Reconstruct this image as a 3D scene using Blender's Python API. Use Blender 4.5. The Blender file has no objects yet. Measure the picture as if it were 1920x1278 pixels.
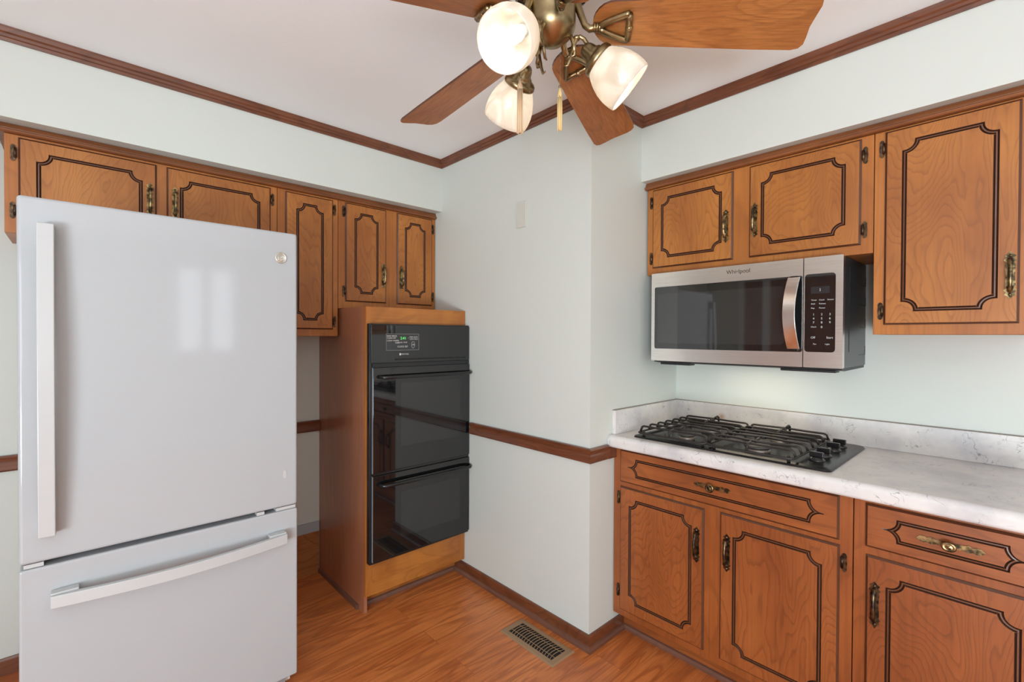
import bpy, bmesh, math, random
from mathutils import Vector, Matrix
from mathutils.geometry import tessellate_polygon
random.seed(7)
PI = math.pi
sc = bpy.context.scene
C = sc.collection

# ------------------------------------------------------------------ camera
def aim_camera():
    loc = Vector((-1.6456, -2.7728, 1.3741))
    ya, pi_, ro = math.radians(-42.768), math.radians(-0.58), math.radians(0.2594)
    f = Vector((math.sin(-ya)*math.cos(pi_), math.cos(-ya)*math.cos(pi_), math.sin(pi_)))
    r = f.cross(Vector((0, 0, 1))).normalized(); u = r.cross(f)
    r2 = r*math.cos(ro)+u*math.sin(ro); u2 = -r*math.sin(ro)+u*math.cos(ro)
    cam = bpy.data.cameras.new('camera'); cam.sensor_width = 36; cam.lens = 36*883.4/1920
    cam.clip_start = .02
    o = bpy.data.objects.new('camera', cam); C.objects.link(o)
    o.matrix_world = Matrix(((r2.x, u2.x, -f.x, loc.x), (r2.y, u2.y, -f.y, loc.y), (r2.z, u2.z, -f.z, loc.z), (0, 0, 0, 1)))
    sc.camera = o
aim_camera()

# ------------------------------------------------------------------ world, lights, exposure
w = bpy.data.worlds.new('world'); sc.world = w; w.use_nodes = True
bg = w.node_tree.nodes['Background']; bg.inputs[0].default_value = (.80, .90, 1, 1); bg.inputs[1].default_value = 1.3
vs = sc.view_settings
vs.view_transform = 'Standard'; vs.look = 'None'; vs.gamma = 1; vs.exposure = -0.04; vs.use_curve_mapping = False
sc.display_settings.display_device = 'sRGB'
try:
    sc.cycles.use_denoising = True
    sc.cycles.max_bounces = 10; sc.cycles.diffuse_bounces = 6; sc.cycles.glossy_bounces = 4
    sc.cycles.transmission_bounces = 4; sc.cycles.sample_clamp_indirect = 6
    sc.cycles.caustics_reflective = False; sc.cycles.caustics_refractive = False
except Exception: pass

def area(name, loc, rot, sx, sy, power, col):
    l = bpy.data.lights.new(name, 'AREA'); l.shape = 'RECTANGLE'; l.size = sx; l.size_y = sy
    l.energy = power; l.color = col
    o = bpy.data.objects.new(name, l); o.location = loc; o.rotation_euler = rot; C.objects.link(o); return o
# daylight from an invented patio door, an invented wide window and the window pair
area('added_daylight_left', (-4.1, -4.2, 1.15), (0, -PI/2-.42, .5), 2.0, 1.7, 74, (.86, .94, 1))  # added unseen source, turned away from the right wall to even the room
area('added_upward_fill', (-4.1, -4.2, .45), (0, -PI/2-.90, .5), .8, 1.7, 185, (.86, .94, 1))  # extra fill added low down and tilted up to brighten the ceiling
area('added_daylight_rear', (-2.67, -5.72, 1.6), (PI/2+.45, 0, 0), 1.2, 1.2, 24, (.88, .95, 1))  # added source behind an unseen, made-up window
area('daylight_window_pair', (-.50, -5.72, 1.67), (PI/2, 0, 0), .55, .95, 5, (.88, .95, 1))
# lamp under the microwave
area('microwave_lamp_light', (.52, -1.95, 1.238), (0, 0, 0), .26, .40, .95, (1, .86, .66))

# ------------------------------------------------------------------ dimensions of the room
W, L, DS, DS2, ZS, ZC = .755, 1.498, .355, .36, 2.133, 2.44
XL, YB = -3.6, -5.6

# ------------------------------------------------------------------ materials
MATS = {}
class NT:
    def __init__(s, m):
        m.use_nodes = True; s.t = m.node_tree; s.b = s.t.nodes['Principled BSDF']
    def n(s, t, **k):
        nd = s.t.nodes.new(t)
        for a, b in k.items(): setattr(nd, a, b)
        return nd
    def l(s, a, b): s.t.links.new(a, b)
    def ramp(s, src, stops):
        r = s.n('ShaderNodeValToRGB'); s.l(src, r.inputs[0])
        e = r.color_ramp.elements
        e[0].position, e[0].color = stops[0][0], stops[0][1]
        e[1].position, e[1].color = stops[-1][0], stops[-1][1]
        for p, c in stops[1:-1]:
            q = e.new(p); q.color = c
        return r.outputs[0]
    def mix(s, f, a, b, mode='MIX'):
        m = s.n('ShaderNodeMix', data_type='RGBA', blend_type=mode)
        for k, v in ((0, f), (6, a), (7, b)):
            if hasattr(v, 'links'): s.l(v, m.inputs[k])
            else: m.inputs[k].default_value = v
        return m.outputs[2]
    def math(s, op, a, b=0):
        m = s.n('ShaderNodeMath', operation=op)
        for k, v in ((0, a), (1, b)):
            if hasattr(v, 'links'): s.l(v, m.inputs[k])
            else: m.inputs[k].default_value = v
        return m.outputs[0]
    def coords(s, scale, rnd=3.0, which='Object'):
        tc = s.n('ShaderNodeTexCoord'); mp = s.n('ShaderNodeMapping'); mp.inputs['Scale'].default_value = scale
        oi = s.n('ShaderNodeObjectInfo'); v = s.n('ShaderNodeVectorMath', operation='SCALE')
        cb = s.n('ShaderNodeCombineXYZ')
        for i in range(3): s.l(oi.outputs['Random'], cb.inputs[i])
        s.l(cb.outputs[0], v.inputs[0]); v.inputs['Scale'].default_value = rnd
        a = s.n('ShaderNodeVectorMath', operation='ADD'); s.l(tc.outputs[which], a.inputs[0]); s.l(v.outputs[0], a.inputs[1])
        s.l(a.outputs[0], mp.inputs['Vector']); return mp.outputs[0]
    def noise(s, vec, scale, detail=3, rough=.5, dist=0):
        n = s.n('ShaderNodeTexNoise'); s.l(vec, n.inputs['Vector'])
        n.inputs['Scale'].default_value = scale; n.inputs['Detail'].default_value = detail
        n.inputs['Roughness'].default_value = rough; n.inputs['Distortion'].default_value = dist
        return n.outputs[0]
    def bump(s, h, st, d=.002):
        b = s.n('ShaderNodeBump'); b.inputs['Strength'].default_value = st; b.inputs['Distance'].default_value = d
        s.l(h, b.inputs['Height']); s.l(b.outputs[0], s.b.inputs['Normal'])
def srgb(r, g, b):
    f = lambda c: (c/255/12.92) if c/255 <= .04045 else ((c/255+.055)/1.055)**2.4
    return (f(r), f(g), f(b), 1)
def simple(name, col, rough=.5, metal=0, coat=0, spec=.5):
    m = bpy.data.materials.new(name); t = NT(m)
    t.b.inputs['Base Color'].default_value = col; t.b.inputs['Roughness'].default_value = rough
    t.b.inputs['Metallic'].default_value = metal; t.b.inputs['Coat Weight'].default_value = coat
    t.b.inputs['Specular IOR Level'].default_value = spec
    return m
def paint(name, col, rough=.6, amt=.03):
    m = bpy.data.materials.new(name); t = NT(m)
    v = t.coords((1, 1, 1), 0)
    n = t.noise(v, 3, 4)
    c2 = tuple(x*(1-amt*2) for x in col[:3])+(1,)
    t.l(t.mix(n, c2, col), t.b.inputs['Base Color'])
    t.b.inputs['Roughness'].default_value = rough
    t.bump(t.noise(v, 90, 3), .08, .001)
    return m
def wood(name, dark, mid, light, axis='z', rings=26, rough=.38, contrast=.5, coat=.25, rnd=3.0, streak=.35, scale=1.0):
    """varnished wood, the grain running along the given axis of the object"""
    m = bpy.data.materials.new(name); t = NT(m)
    k = .30
    s1 = {'x': (k, 1, 1), 'y': (1, k, 1), 'z': (1, 1, k)}[axis]
    s2 = {'x': (.02, 1, 1), 'y': (1, .02, 1), 'z': (1, 1, .02)}[axis]
    s3 = {'x': (.25, 1, 1), 'y': (1, .25, 1), 'z': (1, 1, .25)}[axis]
    v = t.coords(s1, rnd); v2 = t.coords(s2, rnd)
    base = t.noise(v, 4.2*scale, 2.4, .42, .5)
    base = t.math('ADD', base, t.math('MULTIPLY', t.noise(t.coords(s3, rnd), 40*scale, 2, .5), .03))
    fr = t.math('FRACT', t.math('MULTIPLY', base, rings*1.0))
    line = t.ramp(fr, [(.0, (.15, .15, .15, 1)), (.60, (.30, .30, .30, 1)), (.86, (1, 1, 1, 1)), (1.0, (0, 0, 0, 1))])
    fine = t.noise(v2, 130*scale, 4, .6)
    blotch = t.noise(t.coords((1, 1, .45), rnd*1.7), 4.5, 4)
    col = t.ramp(blotch, [(.32, mid), (.68, light)])
    col = t.mix(t.math('MULTIPLY', line, contrast), col, dark)
    col = t.mix(t.math('MULTIPLY', t.ramp(fine, [(.42, (0, 0, 0, 1)), (.68, (1, 1, 1, 1))]), streak), col, dark)
    t.l(col, t.b.inputs['Base Color'])
    t.b.inputs['Roughness'].default_value = rough; t.b.inputs['Coat Weight'].default_value = coat
    t.b.inputs['Coat Roughness'].default_value = .25
    t.bump(fine, .12, .0006)
    return m
def M(n): return MATS[n]
MATS['wall'] = paint('sage_wall_paint', (.612, .648, .604, 1), .55, .012)
MATS['ceiling'] = paint('ceiling_paint', (.91, .96, .975, 1), .75, .012)
MATS['white_trim'] = simple('white_trim_paint', (.72, .75, .76, 1), .4)
MATS['grey_base'] = simple('grey_primed_board', (.36, .40, .42, 1), .5)
MATS['trim'] = wood('dark_stained_trim', (.055, .016, .007, 1), (.15, .045, .018, 1), (.20, .065, .026, 1), 'x', 18, .35, .5, .3)
MATS['trim_y'] = wood('dark_stained_trim_lengthwise', (.055, .016, .007, 1), (.15, .045, .018, 1), (.20, .065, .026, 1), 'y', 18, .35, .5, .3)
MATS['shoe'] = wood('shoe_moulding_wood', (.08, .032, .020, 1), (.15, .062, .038, 1), (.20, .088, .055, 1), 'x', 12, .4, .3, .2)
MATS['shoe_y'] = wood('shoe_moulding_wood_lengthwise', (.08, .032, .020, 1), (.15, .062, .038, 1), (.20, .088, .055, 1), 'y', 12, .4, .3, .2)
cd, cm, cl = (.135, .040, .009, 1), (.32, .102, .018, 1), (.49, .188, .036, 1)
MATS['cab'] = wood('cabinet_wood', cd, cm, cl, 'z', 40, .42, .40, .12, 3, .16)
MATS['cab_h'] = wood('cabinet_wood_horizontal', cd, cm, cl, 'x', 12, .42, .3, .12, 3, .2)
MATS['frame'] = wood('cabinet_frame_wood', cd, (.35, .112, .019, 1), (.47, .168, .032, 1), 'z', 8, .42, .22, .12, 3, .25)
MATS['crown'] = wood('cabinet_crown_wood', (.08, .024, .008, 1), (.20, .062, .018, 1), (.27, .09, .026, 1), 'x', 8, .4, .3, .15, 3, .3)
MATS['crown_y'] = wood('cabinet_crown_wood_lengthwise', (.08, .024, .008, 1), (.20, .062, .018, 1), (.27, .09, .026, 1), 'y', 8, .4, .3, .15, 3, .3)
bd, bm_, bl = (.080, .018, .005, 1), (.25, .064, .014, 1), (.37, .11, .026, 1)
MATS['base'] = wood('base_cabinet_wood', bd, bm_, bl, 'z', 40, .40, .42, .15, 3, .2)
MATS['base_h'] = wood('base_cabinet_wood_horizontal', bd, bm_, bl, 'x', 9, .40, .35, .15, 3, .25)
MATS['base_frame'] = wood('base_frame_wood', bd, (.28, .072, .015, 1), (.38, .11, .024, 1), 'z', 9, .40, .3, .15, 3, .3)
MATS['panel'] = wood('oven_side_panel_wood', (.09, .028, .012, 1), (.34, .125, .062, 1), (.42, .165, .085, 1), 'z', 5, .28, .15, .4, 3, .3)
MATS['groove'] = simple('dark_glazed_groove', (.045, .017, .009, 1), .35, 0, .3)
MATS['bead'] = simple('glazed_bead', (.13, .045, .018, 1), .32, 0, .3)
MATS['lip'] = simple('dark_door_lip', (.085, .028, .012, 1), .35, 0, .3)
MATS['blade'] = wood('fan_blade_wood', (.17, .050, .012, 1), (.37, .135, .034, 1), (.50, .21, .06, 1), 'x', 9, .42, .35, .08, 5, .45, 1.6)
MATS['board'] = wood('floor_lookalike_wood', (.16, .045, .012, 1), (.34, .115, .030, 1), (.44, .17, .05, 1), 'x', 12, .38, .5, .15, 3, .4)
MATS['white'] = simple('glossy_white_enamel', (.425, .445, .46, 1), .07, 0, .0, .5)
MATS['white_handle'] = simple('white_plastic', (.50, .515, .515, 1), .22)
MATS['gasket'] = simple('grey_gasket', (.25, .25, .27, 1), .5)
MATS['fridge_body'] = simple('white_textured_steel', (.72, .72, .72, 1), .35)
MATS['silver'] = simple('silver_badge', (.66, .64, .58, 1), .3, .9)
MATS['black_gloss'] = simple('black_glass', (.008, .009, .009, 1), .03, 0, 0, 1.3)
MATS['black'] = simple('black_enamel', (.012, .012, .013, 1), .22)
MATS['black_matte'] = simple('black_plastic', (.02, .02, .021, 1), .45)
MATS['oven_glass'] = simple('oven_black_glass', (.006, .006, .0065, 1), .04, 0, 0, .75)
MATS['oven_window'] = simple('oven_tinted_window', (.014, .0145, .015, 1), .05, 0, 0, .75)
MATS['window_inner'] = simple('dark_tinted_window', (.020, .021, .021, 1), .04, 0, 0, 1.3)
MATS['vent'] = simple('vent_black', (.004, .004, .004, 1), .6)
MATS['print'] = simple('white_print', (.55, .56, .55, 1), .5)
MATS['print_dim'] = simple('grey_print', (.22, .24, .26, 1), .5)
MATS['panel_glass'] = simple('control_glass', (.03, .03, .032, 1), .12)
MATS['steel_side'] = simple('grey_painted_steel', (.055, .062, .07, 1), .32, .5)
def glow(name, col, st):
    m = bpy.data.materials.new(name); t = NT(m)
    t.b.inputs['Base Color'].default_value = (0, 0, 0, 1)
    t.b.inputs['Emission Color'].default_value = col; t.b.inputs['Emission Strength'].default_value = st; return m
MATS['green_led'] = glow('green_display_digits', (.15, 1, .2, 1), 1.2)
MATS['bulb'] = glow('lit_bulb', (1, .88, .68, 1), 7)
MATS['lens'] = glow('lit_lens', (1, .85, .62, 1), 6)
# brushed stainless
def mk_steel():
    m = bpy.data.materials.new('brushed_stainless'); t = NT(m)
    v = t.coords((1, 1, 60), 0)
    n = t.noise(v, 9, 3)
    t.l(t.ramp(n, [(.3, (.80, .76, .72, 1)), (.7, (.93, .89, .85, 1))]), t.b.inputs['Base Color'])
    t.b.inputs['Metallic'].default_value = 1; t.b.inputs['Roughness'].default_value = .24
    t.b.inputs['Anisotropic'].default_value = .5
    t.bump(n, .05, .0004)
    return m
MATS['steel'] = mk_steel()
def mk_brass(name, a, b, rough, sc_=60):
    m = bpy.data.materials.new(name); t = NT(m)
    n = t.noise(t.coords((1, 1, 1), 2), sc_, 3)
    t.l(t.ramp(n, [(.40, a), (.62, b)]), t.b.inputs['Base Color'])
    t.b.inputs['Metallic'].default_value = 1; t.b.inputs['Roughness'].default_value = rough; return m
MATS['brass'] = mk_brass('antique_brass', (.24, .18, .095, 1), (.40, .30, .16, 1), .33, 14)
MATS['pull'] = mk_brass('tarnished_brass_pull', (.07, .055, .035, 1), (.44, .32, .15, 1), .36)
MATS['pull_dark'] = mk_brass('blackened_brass', (.045, .035, .028, 1), (.20, .14, .08, 1), .36)
MATS['hinge'] = mk_brass('bronze_hinge', (.05, .035, .025, 1), (.17, .11, .065, 1), .38)
MATS['tassel_beige'] = simple('beige_beaded_chain', (.72, .52, .32, 1), .4)
MATS['tassel_yellow'] = simple('pale_yellow_chain', (.75, .55, .25, 1), .4)
MATS['iron'] = simple('cast_iron_grate', (.020, .016, .014, 1), .5)
MATS['burner'] = simple('burner_cap', (.06, .052, .046, 1), .5)
MATS['burner_base'] = simple('burner_aluminium', (.35, .30, .26, 1), .4, .8)
MATS['cooktop'] = simple('cooktop_black_glass', (.012, .011, .011, 1), .26, 0, 0, .3)
MATS['register'] = simple('tan_register', (.36, .23, .13, 1), .42, .2)
MATS['plate'] = simple('ivory_plate', (.58, .58, .52, 1), .4)
MATS['crease'] = simple('seam_grey', (.25, .21, .18, 1), .6)
# translucent alabaster shade
def mk_shade():
    m = bpy.data.materials.new('frosted_glass_shade'); t = NT(m); nt = t.t
    n = t.noise(t.coords((1, 1, 1), 4), 9, 3, .5, 2.0)
    col = t.ramp(n, [(.35, (.72, .67, .60, 1)), (.65, (.90, .88, .84, 1))])
    tr = t.n('ShaderNodeBsdfTranslucent'); t.l(col, tr.inputs[0])
    df = t.n('ShaderNodeBsdfDiffuse'); t.l(col, df.inputs[0])
    gl = t.n('ShaderNodeBsdfGlossy'); gl.inputs['Roughness'].default_value = .12
    mx = t.n('ShaderNodeMixShader'); mx.inputs[0].default_value = .58; t.l(df.outputs[0], mx.inputs[1]); t.l(tr.outputs[0], mx.inputs[2])
    mx2 = t.n('ShaderNodeMixShader'); mx2.inputs[0].default_value = .05; t.l(mx.outputs[0], mx2.inputs[1]); t.l(gl.outputs[0], mx2.inputs[2])
    t.l(mx2.outputs[0], nt.nodes['Material Output'].inputs['Surface']); return m
MATS['shade'] = mk_shade()
def mk_glass():
    m = bpy.data.materials.new('window_glass'); t = NT(m)
    tr = t.n('ShaderNodeBsdfTransparent'); gl = t.n('ShaderNodeBsdfGlossy'); gl.inputs['Roughness'].default_value = 0
    mx = t.n('ShaderNodeMixShader'); mx.inputs[0].default_value = .06; t.l(tr.outputs[0], mx.inputs[1]); t.l(gl.outputs[0], mx.inputs[2])
    t.l(mx.outputs[0], t.t.nodes['Material Output'].inputs['Surface']); return m
MATS['glass'] = mk_glass()
# laminate floor, planks running along x
def mk_floor():
    m = bpy.data.materials.new('laminate_floor'); t = NT(m)
    tc = t.n('ShaderNodeTexCoord')
    def mp(sx, sy): 
        q = t.n('ShaderNodeMapping'); q.inputs['Scale'].default_value = (sx, sy, 1); t.l(tc.outputs['Object'], q.inputs['Vector']); return q.outputs[0]
    br = t.n('ShaderNodeTexBrick'); t.l(mp(1, 1), br.inputs['Vector'])
    br.offset = .37; br.inputs['Scale'].default_value = 1; br.inputs['Brick Width'].default_value = 1.25; br.inputs['Row Height'].default_value = .128
    br.inputs['Mortar Size'].default_value = .0009; br.inputs['Mortar Smooth'].default_value = .3
    br.inputs['Color1'].default_value = (0, 0, 0, 1); br.inputs['Color2'].default_value = (1, 1, 1, 1); br.inputs['Mortar'].default_value = (.5, .5, .5, 1)
    # shift the grain plank by plank
    ad = t.n('ShaderNodeVectorMath', operation='ADD'); sca = t.n('ShaderNodeVectorMath', operation='SCALE'); sca.inputs['Scale'].default_value = 7.3
    t.l(br.outputs['Color'], sca.inputs[0]); t.l(mp(.13, 1), ad.inputs[0]); t.l(sca.outputs[0], ad.inputs[1])
    g = t.noise(ad.outputs[0], 8, 3, .5, .8)
    rg = t.math('SINE', t.math('MULTIPLY', g, 46)); rg = t.math('MULTIPLY_ADD', rg, .5); rg.node.inputs[2].default_value = .5
    rg = t.math('POWER', rg, 2.5)
    ad2 = t.n('ShaderNodeVectorMath', operation='ADD'); t.l(mp(.035, 1), ad2.inputs[0]); t.l(sca.outputs[0], ad2.inputs[1])
    fine = t.noise(ad2.outputs[0], 110, 4, .6)
    bl_ = t.noise(mp(.5, 1), 6, 3)
    c = t.ramp(bl_, [(.3, (.54, .150, .036, 1)), (.7, (.74, .245, .066, 1))])
    c = t.mix(t.math('MULTIPLY', br.outputs['Color'], .25), c, (.80, .31, .09, 1))
    c = t.mix(t.math('MULTIPLY', rg, .5), c, (.28, .060, .015, 1))
    c = t.mix(t.math('MULTIPLY', t.ramp(fine, [(.45, (0, 0, 0, 1)), (.7, (1, 1, 1, 1))]), .45), c, (.28, .062, .015, 1))
    c = t.mix(t.math('MULTIPLY', br.outputs['Fac'], .55), c, (.13, .035, .010, 1))
    t.l(c, t.b.inputs['Base Color']); t.b.inputs['Roughness'].default_value = .36
    t.b.inputs['Coat Weight'].default_value = .15; t.b.inputs['Coat Roughness'].default_value = .2
    t.bump(fine, .1, .0005); return m
MATS['floor'] = mk_floor()
# marbled laminate, with the rust stain on the splashback at its own place
def mk_marble():
    m = bpy.data.materials.new('marbled_laminate'); t = NT(m)
    v = t.coords((1, 1, 1), 0)
    warp = t.n('ShaderNodeTexNoise'); t.l(v, warp.inputs['Vector']); warp.inputs['Scale'].default_value = 14; warp.inputs['Detail'].default_value = 3
    a = t.n('ShaderNodeVectorMath', operation='MULTIPLY_ADD'); t.l(warp.outputs['Color'], a.inputs[0]); a.inputs[1].default_value = (.12, .12, .12); t.l(v, a.inputs[2])
    n1 = t.noise(a.outputs[0], 16, 3)
    vein = t.ramp(t.math('ABSOLUTE', t.math('SUBTRACT', n1, .5)), [(.0, (1, 1, 1, 1)), (.009, (0, 0, 0, 1))])
    mask = t.ramp(t.noise(v, 17, 2), [(.50, (0, 0, 0, 1)), (.62, (1, 1, 1, 1))])
    cloud = t.noise(v, 7, 5, .6)
    c = t.ramp(cloud, [(.35, (.54, .53, .54, 1)), (.6, (.70, .68, .655, 1))])
    c = t.mix(t.math('MULTIPLY', t.math('MULTIPLY', vein, mask), .8), c, (.13, .13, .16, 1))
    n2 = t.noise(v, 60, 3); sp = t.ramp(n2, [(.60, (0, 0, 0, 1)), (.72, (1, 1, 1, 1))])
    c = t.mix(t.math('MULTIPLY', t.math('MULTIPLY', sp, t.ramp(t.noise(v, 9, 2), [(.5, (0, 0, 0, 1)), (.65, (1, 1, 1, 1))])), .35), c, (.28, .28, .33, 1))
    # rust stain
    tc = t.n('ShaderNodeTexCoord'); d = t.n('ShaderNodeVectorMath', operation='DISTANCE'); t.l(tc.outputs['Object'], d.inputs[0]); d.inputs[1].default_value = (.735, -1.753, .975)
    st = t.ramp(t.math('ADD', d.outputs['Value'], t.math('MULTIPLY', t.noise(v, 70, 2), .012)), [(.009, (1, 1, 1, 1)), (.028, (0, 0, 0, 1))])
    c = t.mix(t.math('MULTIPLY', st, .75), c, (.42, .19, .07, 1))
    t.l(c, t.b.inputs['Base Color']); t.b.inputs['Roughness'].default_value = .3; return m
MATS['marble'] = mk_marble()

# ------------------------------------------------------------------ mesh helpers
class MB:
    """collects shapes and links them as ONE mesh object"""
    def __init__(s): s.v = []; s.f = []; s.m = []; s.sm = []; s.mats = []
    def mi(s, m):
        if m not in s.mats: s.mats.append(m)
        return s.mats.index(m)
    def add(s, vs_, fs, m, smooth=False):
        b = len(s.v); s.v += [tuple(x) for x in vs_]; k = s.mi(m)
        for f in fs: s.f.append([i+b for i in f]); s.m.append(k); s.sm.append(smooth)
    def box(s, x0, x1, y0, y1, z0, z1, m):
        x0, x1 = sorted((x0, x1)); y0, y1 = sorted((y0, y1)); z0, z1 = sorted((z0, z1))
        v = [(x0, y0, z0), (x1, y0, z0), (x1, y1, z0), (x0, y1, z0), (x0, y0, z1), (x1, y0, z1), (x1, y1, z1), (x0, y1, z1)]
        s.add(v, [(0, 3, 2, 1), (4, 5, 6, 7), (0, 1, 5, 4), (1, 2, 6, 5), (2, 3, 7, 6), (3, 0, 4, 7)], m)
    def prism(s, pts, h, m, axis='y', at=0.0, smooth=False):
        """polygon in the plane across the axis (x,z for y; x,y for z; y,z for x), from 'at' to 'at+h'"""
        def P3(a, b, c):
            return (a, c, b) if axis == 'y' else ((a, b, c) if axis == 'z' else (c, a, b))
        n = len(pts); lo = [P3(a, b, at) for a, b in pts]; hi = [P3(a, b, at+h) for a, b in pts]
        tri = tessellate_polygon([[Vector((a, b, 0)) for a, b in pts]])
        s.add(lo, [t for t in tri], m); s.add(hi, [t for t in tri], m)
        v = lo+hi
        s.add(v, [(i, (i+1) % n, n+(i+1) % n, n+i) for i in range(n)], m, smooth)
    def tube(s, path, rad, m, seg=10, closed=False, flat=1.0, caps=True):
        path = [Vector(p) for p in path]; n = len(path); vs_ = []; fs = []
        rads = rad if isinstance(rad, (list, tuple)) else [rad]*n
        up = None
        for i, p in enumerate(path):
            if closed: d = path[(i+1) % n]-path[i-1]
            else: d = path[min(i+1, n-1)]-path[max(i-1, 0)]
            d.normalize()
            if up is None:
                up = Vector((0, 0, 1)) if abs(d.z) < .9 else Vector((1, 0, 0))
            a = d.cross(up)
            if a.length < 1e-4: a = d.orthogonal()
            a.normalize(); b = a.cross(d).normalized(); up = b
            for k in range(seg):
                t = 2*PI*k/seg; vs_.append(p+a*math.cos(t)*rads[i]+b*math.sin(t)*rads[i]*flat)
        for i in range(n if closed else n-1):
            j = (i+1) % n
            for k in range(seg):
                k2 = (k+1) % seg; fs.append((i*seg+k, i*seg+k2, j*seg+k2, j*seg+k))
        if not closed and caps:
            fs.append(tuple(range(seg))[::-1]); fs.append(tuple((n-1)*seg+k for k in range(seg)))
        s.add(vs_, fs, m, True)
    def lathe(s, prof, m, seg=24, mat=None, cap=False):
        """profile of (r, h) turned round z, then moved by a matrix"""
        mat = mat or Matrix(); vs_ = []; fs = []; n = len(prof)
        for r, h in prof:
            for k in range(seg):
                t = 2*PI*k/seg; vs_.append(mat @ Vector((r*math.cos(t), r*math.sin(t), h)))
        for i in range(n-1):
            for k in range(seg):
                k2 = (k+1) % seg; fs.append((i*seg+k, i*seg+k2, (i+1)*seg+k2, (i+1)*seg+k))
        if cap: fs.append(tuple(range(seg))[::-1]); fs.append(tuple((n-1)*seg+k for k in range(seg)))
        s.add(vs_, fs, m, True)
    def sweep(s, prof, a, b, out, m, smooth=False, ka=0, kb=0):
        """moulding: profile of (outward, up) swept straight from a to b"""
        a, b, out = Vector(a), Vector(b), Vector(out); n = len(prof); vs_ = []
        dr = (b-a).normalized()
        for p, k in ((a, -ka), (b, kb)):
            for u, z in prof: vs_.append(p+out*u+dr*(k*u)+Vector((0, 0, z)))
        fs = [(i, (i+1) % n, n+(i+1) % n, n+i) for i in range(n)]
        fs.append(tuple(range(n))[::-1]); fs.append(tuple(range(n, 2*n)))
        s.add(vs_, fs, m, smooth)
    def build(s, name, parent=None, bevel=0, seg=2, kind=None, loc=None, merge=False):
        me = bpy.data.meshes.new(name); me.from_pydata(s.v, [], s.f)
        for m in s.mats: me.materials.append(MATS[m])
        me.polygons.foreach_set('material_index', s.m); me.polygons.foreach_set('use_smooth', s.sm)
        bm = bmesh.new(); bm.from_mesh(me)
        if merge: bmesh.ops.remove_doubles(bm, verts=bm.verts, dist=1e-5)
        bmesh.ops.recalc_face_normals(bm, faces=bm.faces); bm.to_mesh(me); bm.free()
        o = bpy.data.objects.new(name, me); C.objects.link(o)
        if parent: o.parent = parent
        if loc: o.location = loc
        if bevel:
            md = o.modifiers.new('bevel', 'BEVEL'); md.width = bevel; md.segments = seg; md.limit_method = 'ANGLE'; md.angle_limit = math.radians(50)
            for p in me.polygons: p.use_smooth = True
            md.harden_normals = True
        if kind: o['kind'] = kind
        return o
def thing(name, label, cat, loc=(0, 0, 0), rotz=0, group=None):
    o = bpy.data.objects.new(name, None); o.empty_display_size = .05; C.objects.link(o)
    o.location = loc; o.rotation_euler = (0, 0, rotz); o['label'] = label; o['category'] = cat
    if group: o['group'] = group
    return o
def tag(o, label, cat, group=None):
    o['label'] = label; o['category'] = cat
    if group: o['group'] = group
    return o
def rrect(x0, x1, z0, z1, r, n=5):
    p = []
    for cx, cz, a0 in ((x1-r, z1-r, 0), (x0+r, z1-r, 90), (x0+r, z0+r, 180), (x1-r, z0+r, 270)):
        for i in range(n+1):
            a = math.radians(a0+90*i/n); p.append((cx+r*math.cos(a), cz+r*math.sin(a)))
    return p
def text_mesh(name, body, size, mat, parent, loc, rot, depth=.0002, align='LEFT', sx=1):
    cu = bpy.data.curves.new(name, 'FONT'); cu.body = body; cu.size = size; cu.extrude = depth; cu.align_x = align; cu.align_y = 'CENTER'
    t = bpy.data.objects.new(name+'_src', cu); C.objects.link(t)
    dg = bpy.context.evaluated_depsgraph_get(); me = bpy.data.meshes.new_from_object(t.evaluated_get(dg))
    bpy.data.objects.remove(t); me.materials.clear(); me.materials.append(MATS[mat])
    o = bpy.data.objects.new(name, me); C.objects.link(o); o.parent = parent; o.location = loc; o.rotation_euler = rot; o.scale = (sx, 1, 1)
    return o

# ------------------------------------------------------------------ the room
b = MB(); b.box(XL-.1, W+.1, YB-.1, .1, -.06, 0, 'floor'); b.build('floor', kind='structure')
b = MB(); b.box(XL-.1, W+.1, YB-.1, .1, ZC, ZC+.06, 'ceiling'); b.build('ceiling', kind='structure')
b = MB(); b.box(XL-.1, 0, 0, .1, 0, ZC, 'wall'); b.build('wall_back', kind='structure')
b = MB(); b.box(0, W+.1, -L, .1, 0, ZC, 'wall'); b.build('wall_chase', kind='structure')       # the boxed-out corner
b = MB(); b.box(W, W+.1, YB-.1, -L, 0, ZC, 'wall'); b.build('wall_right', kind='structure')
b = MB(); b.box(XL, 0, -DS, 0, ZS, ZC, 'wall'); b.build('wall_soffit_back', kind='structure')
b = MB(); b.box(W-DS2, W, YB, -L, ZS, ZC, 'wall'); b.build('wall_soffit_right', kind='structure')
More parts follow.
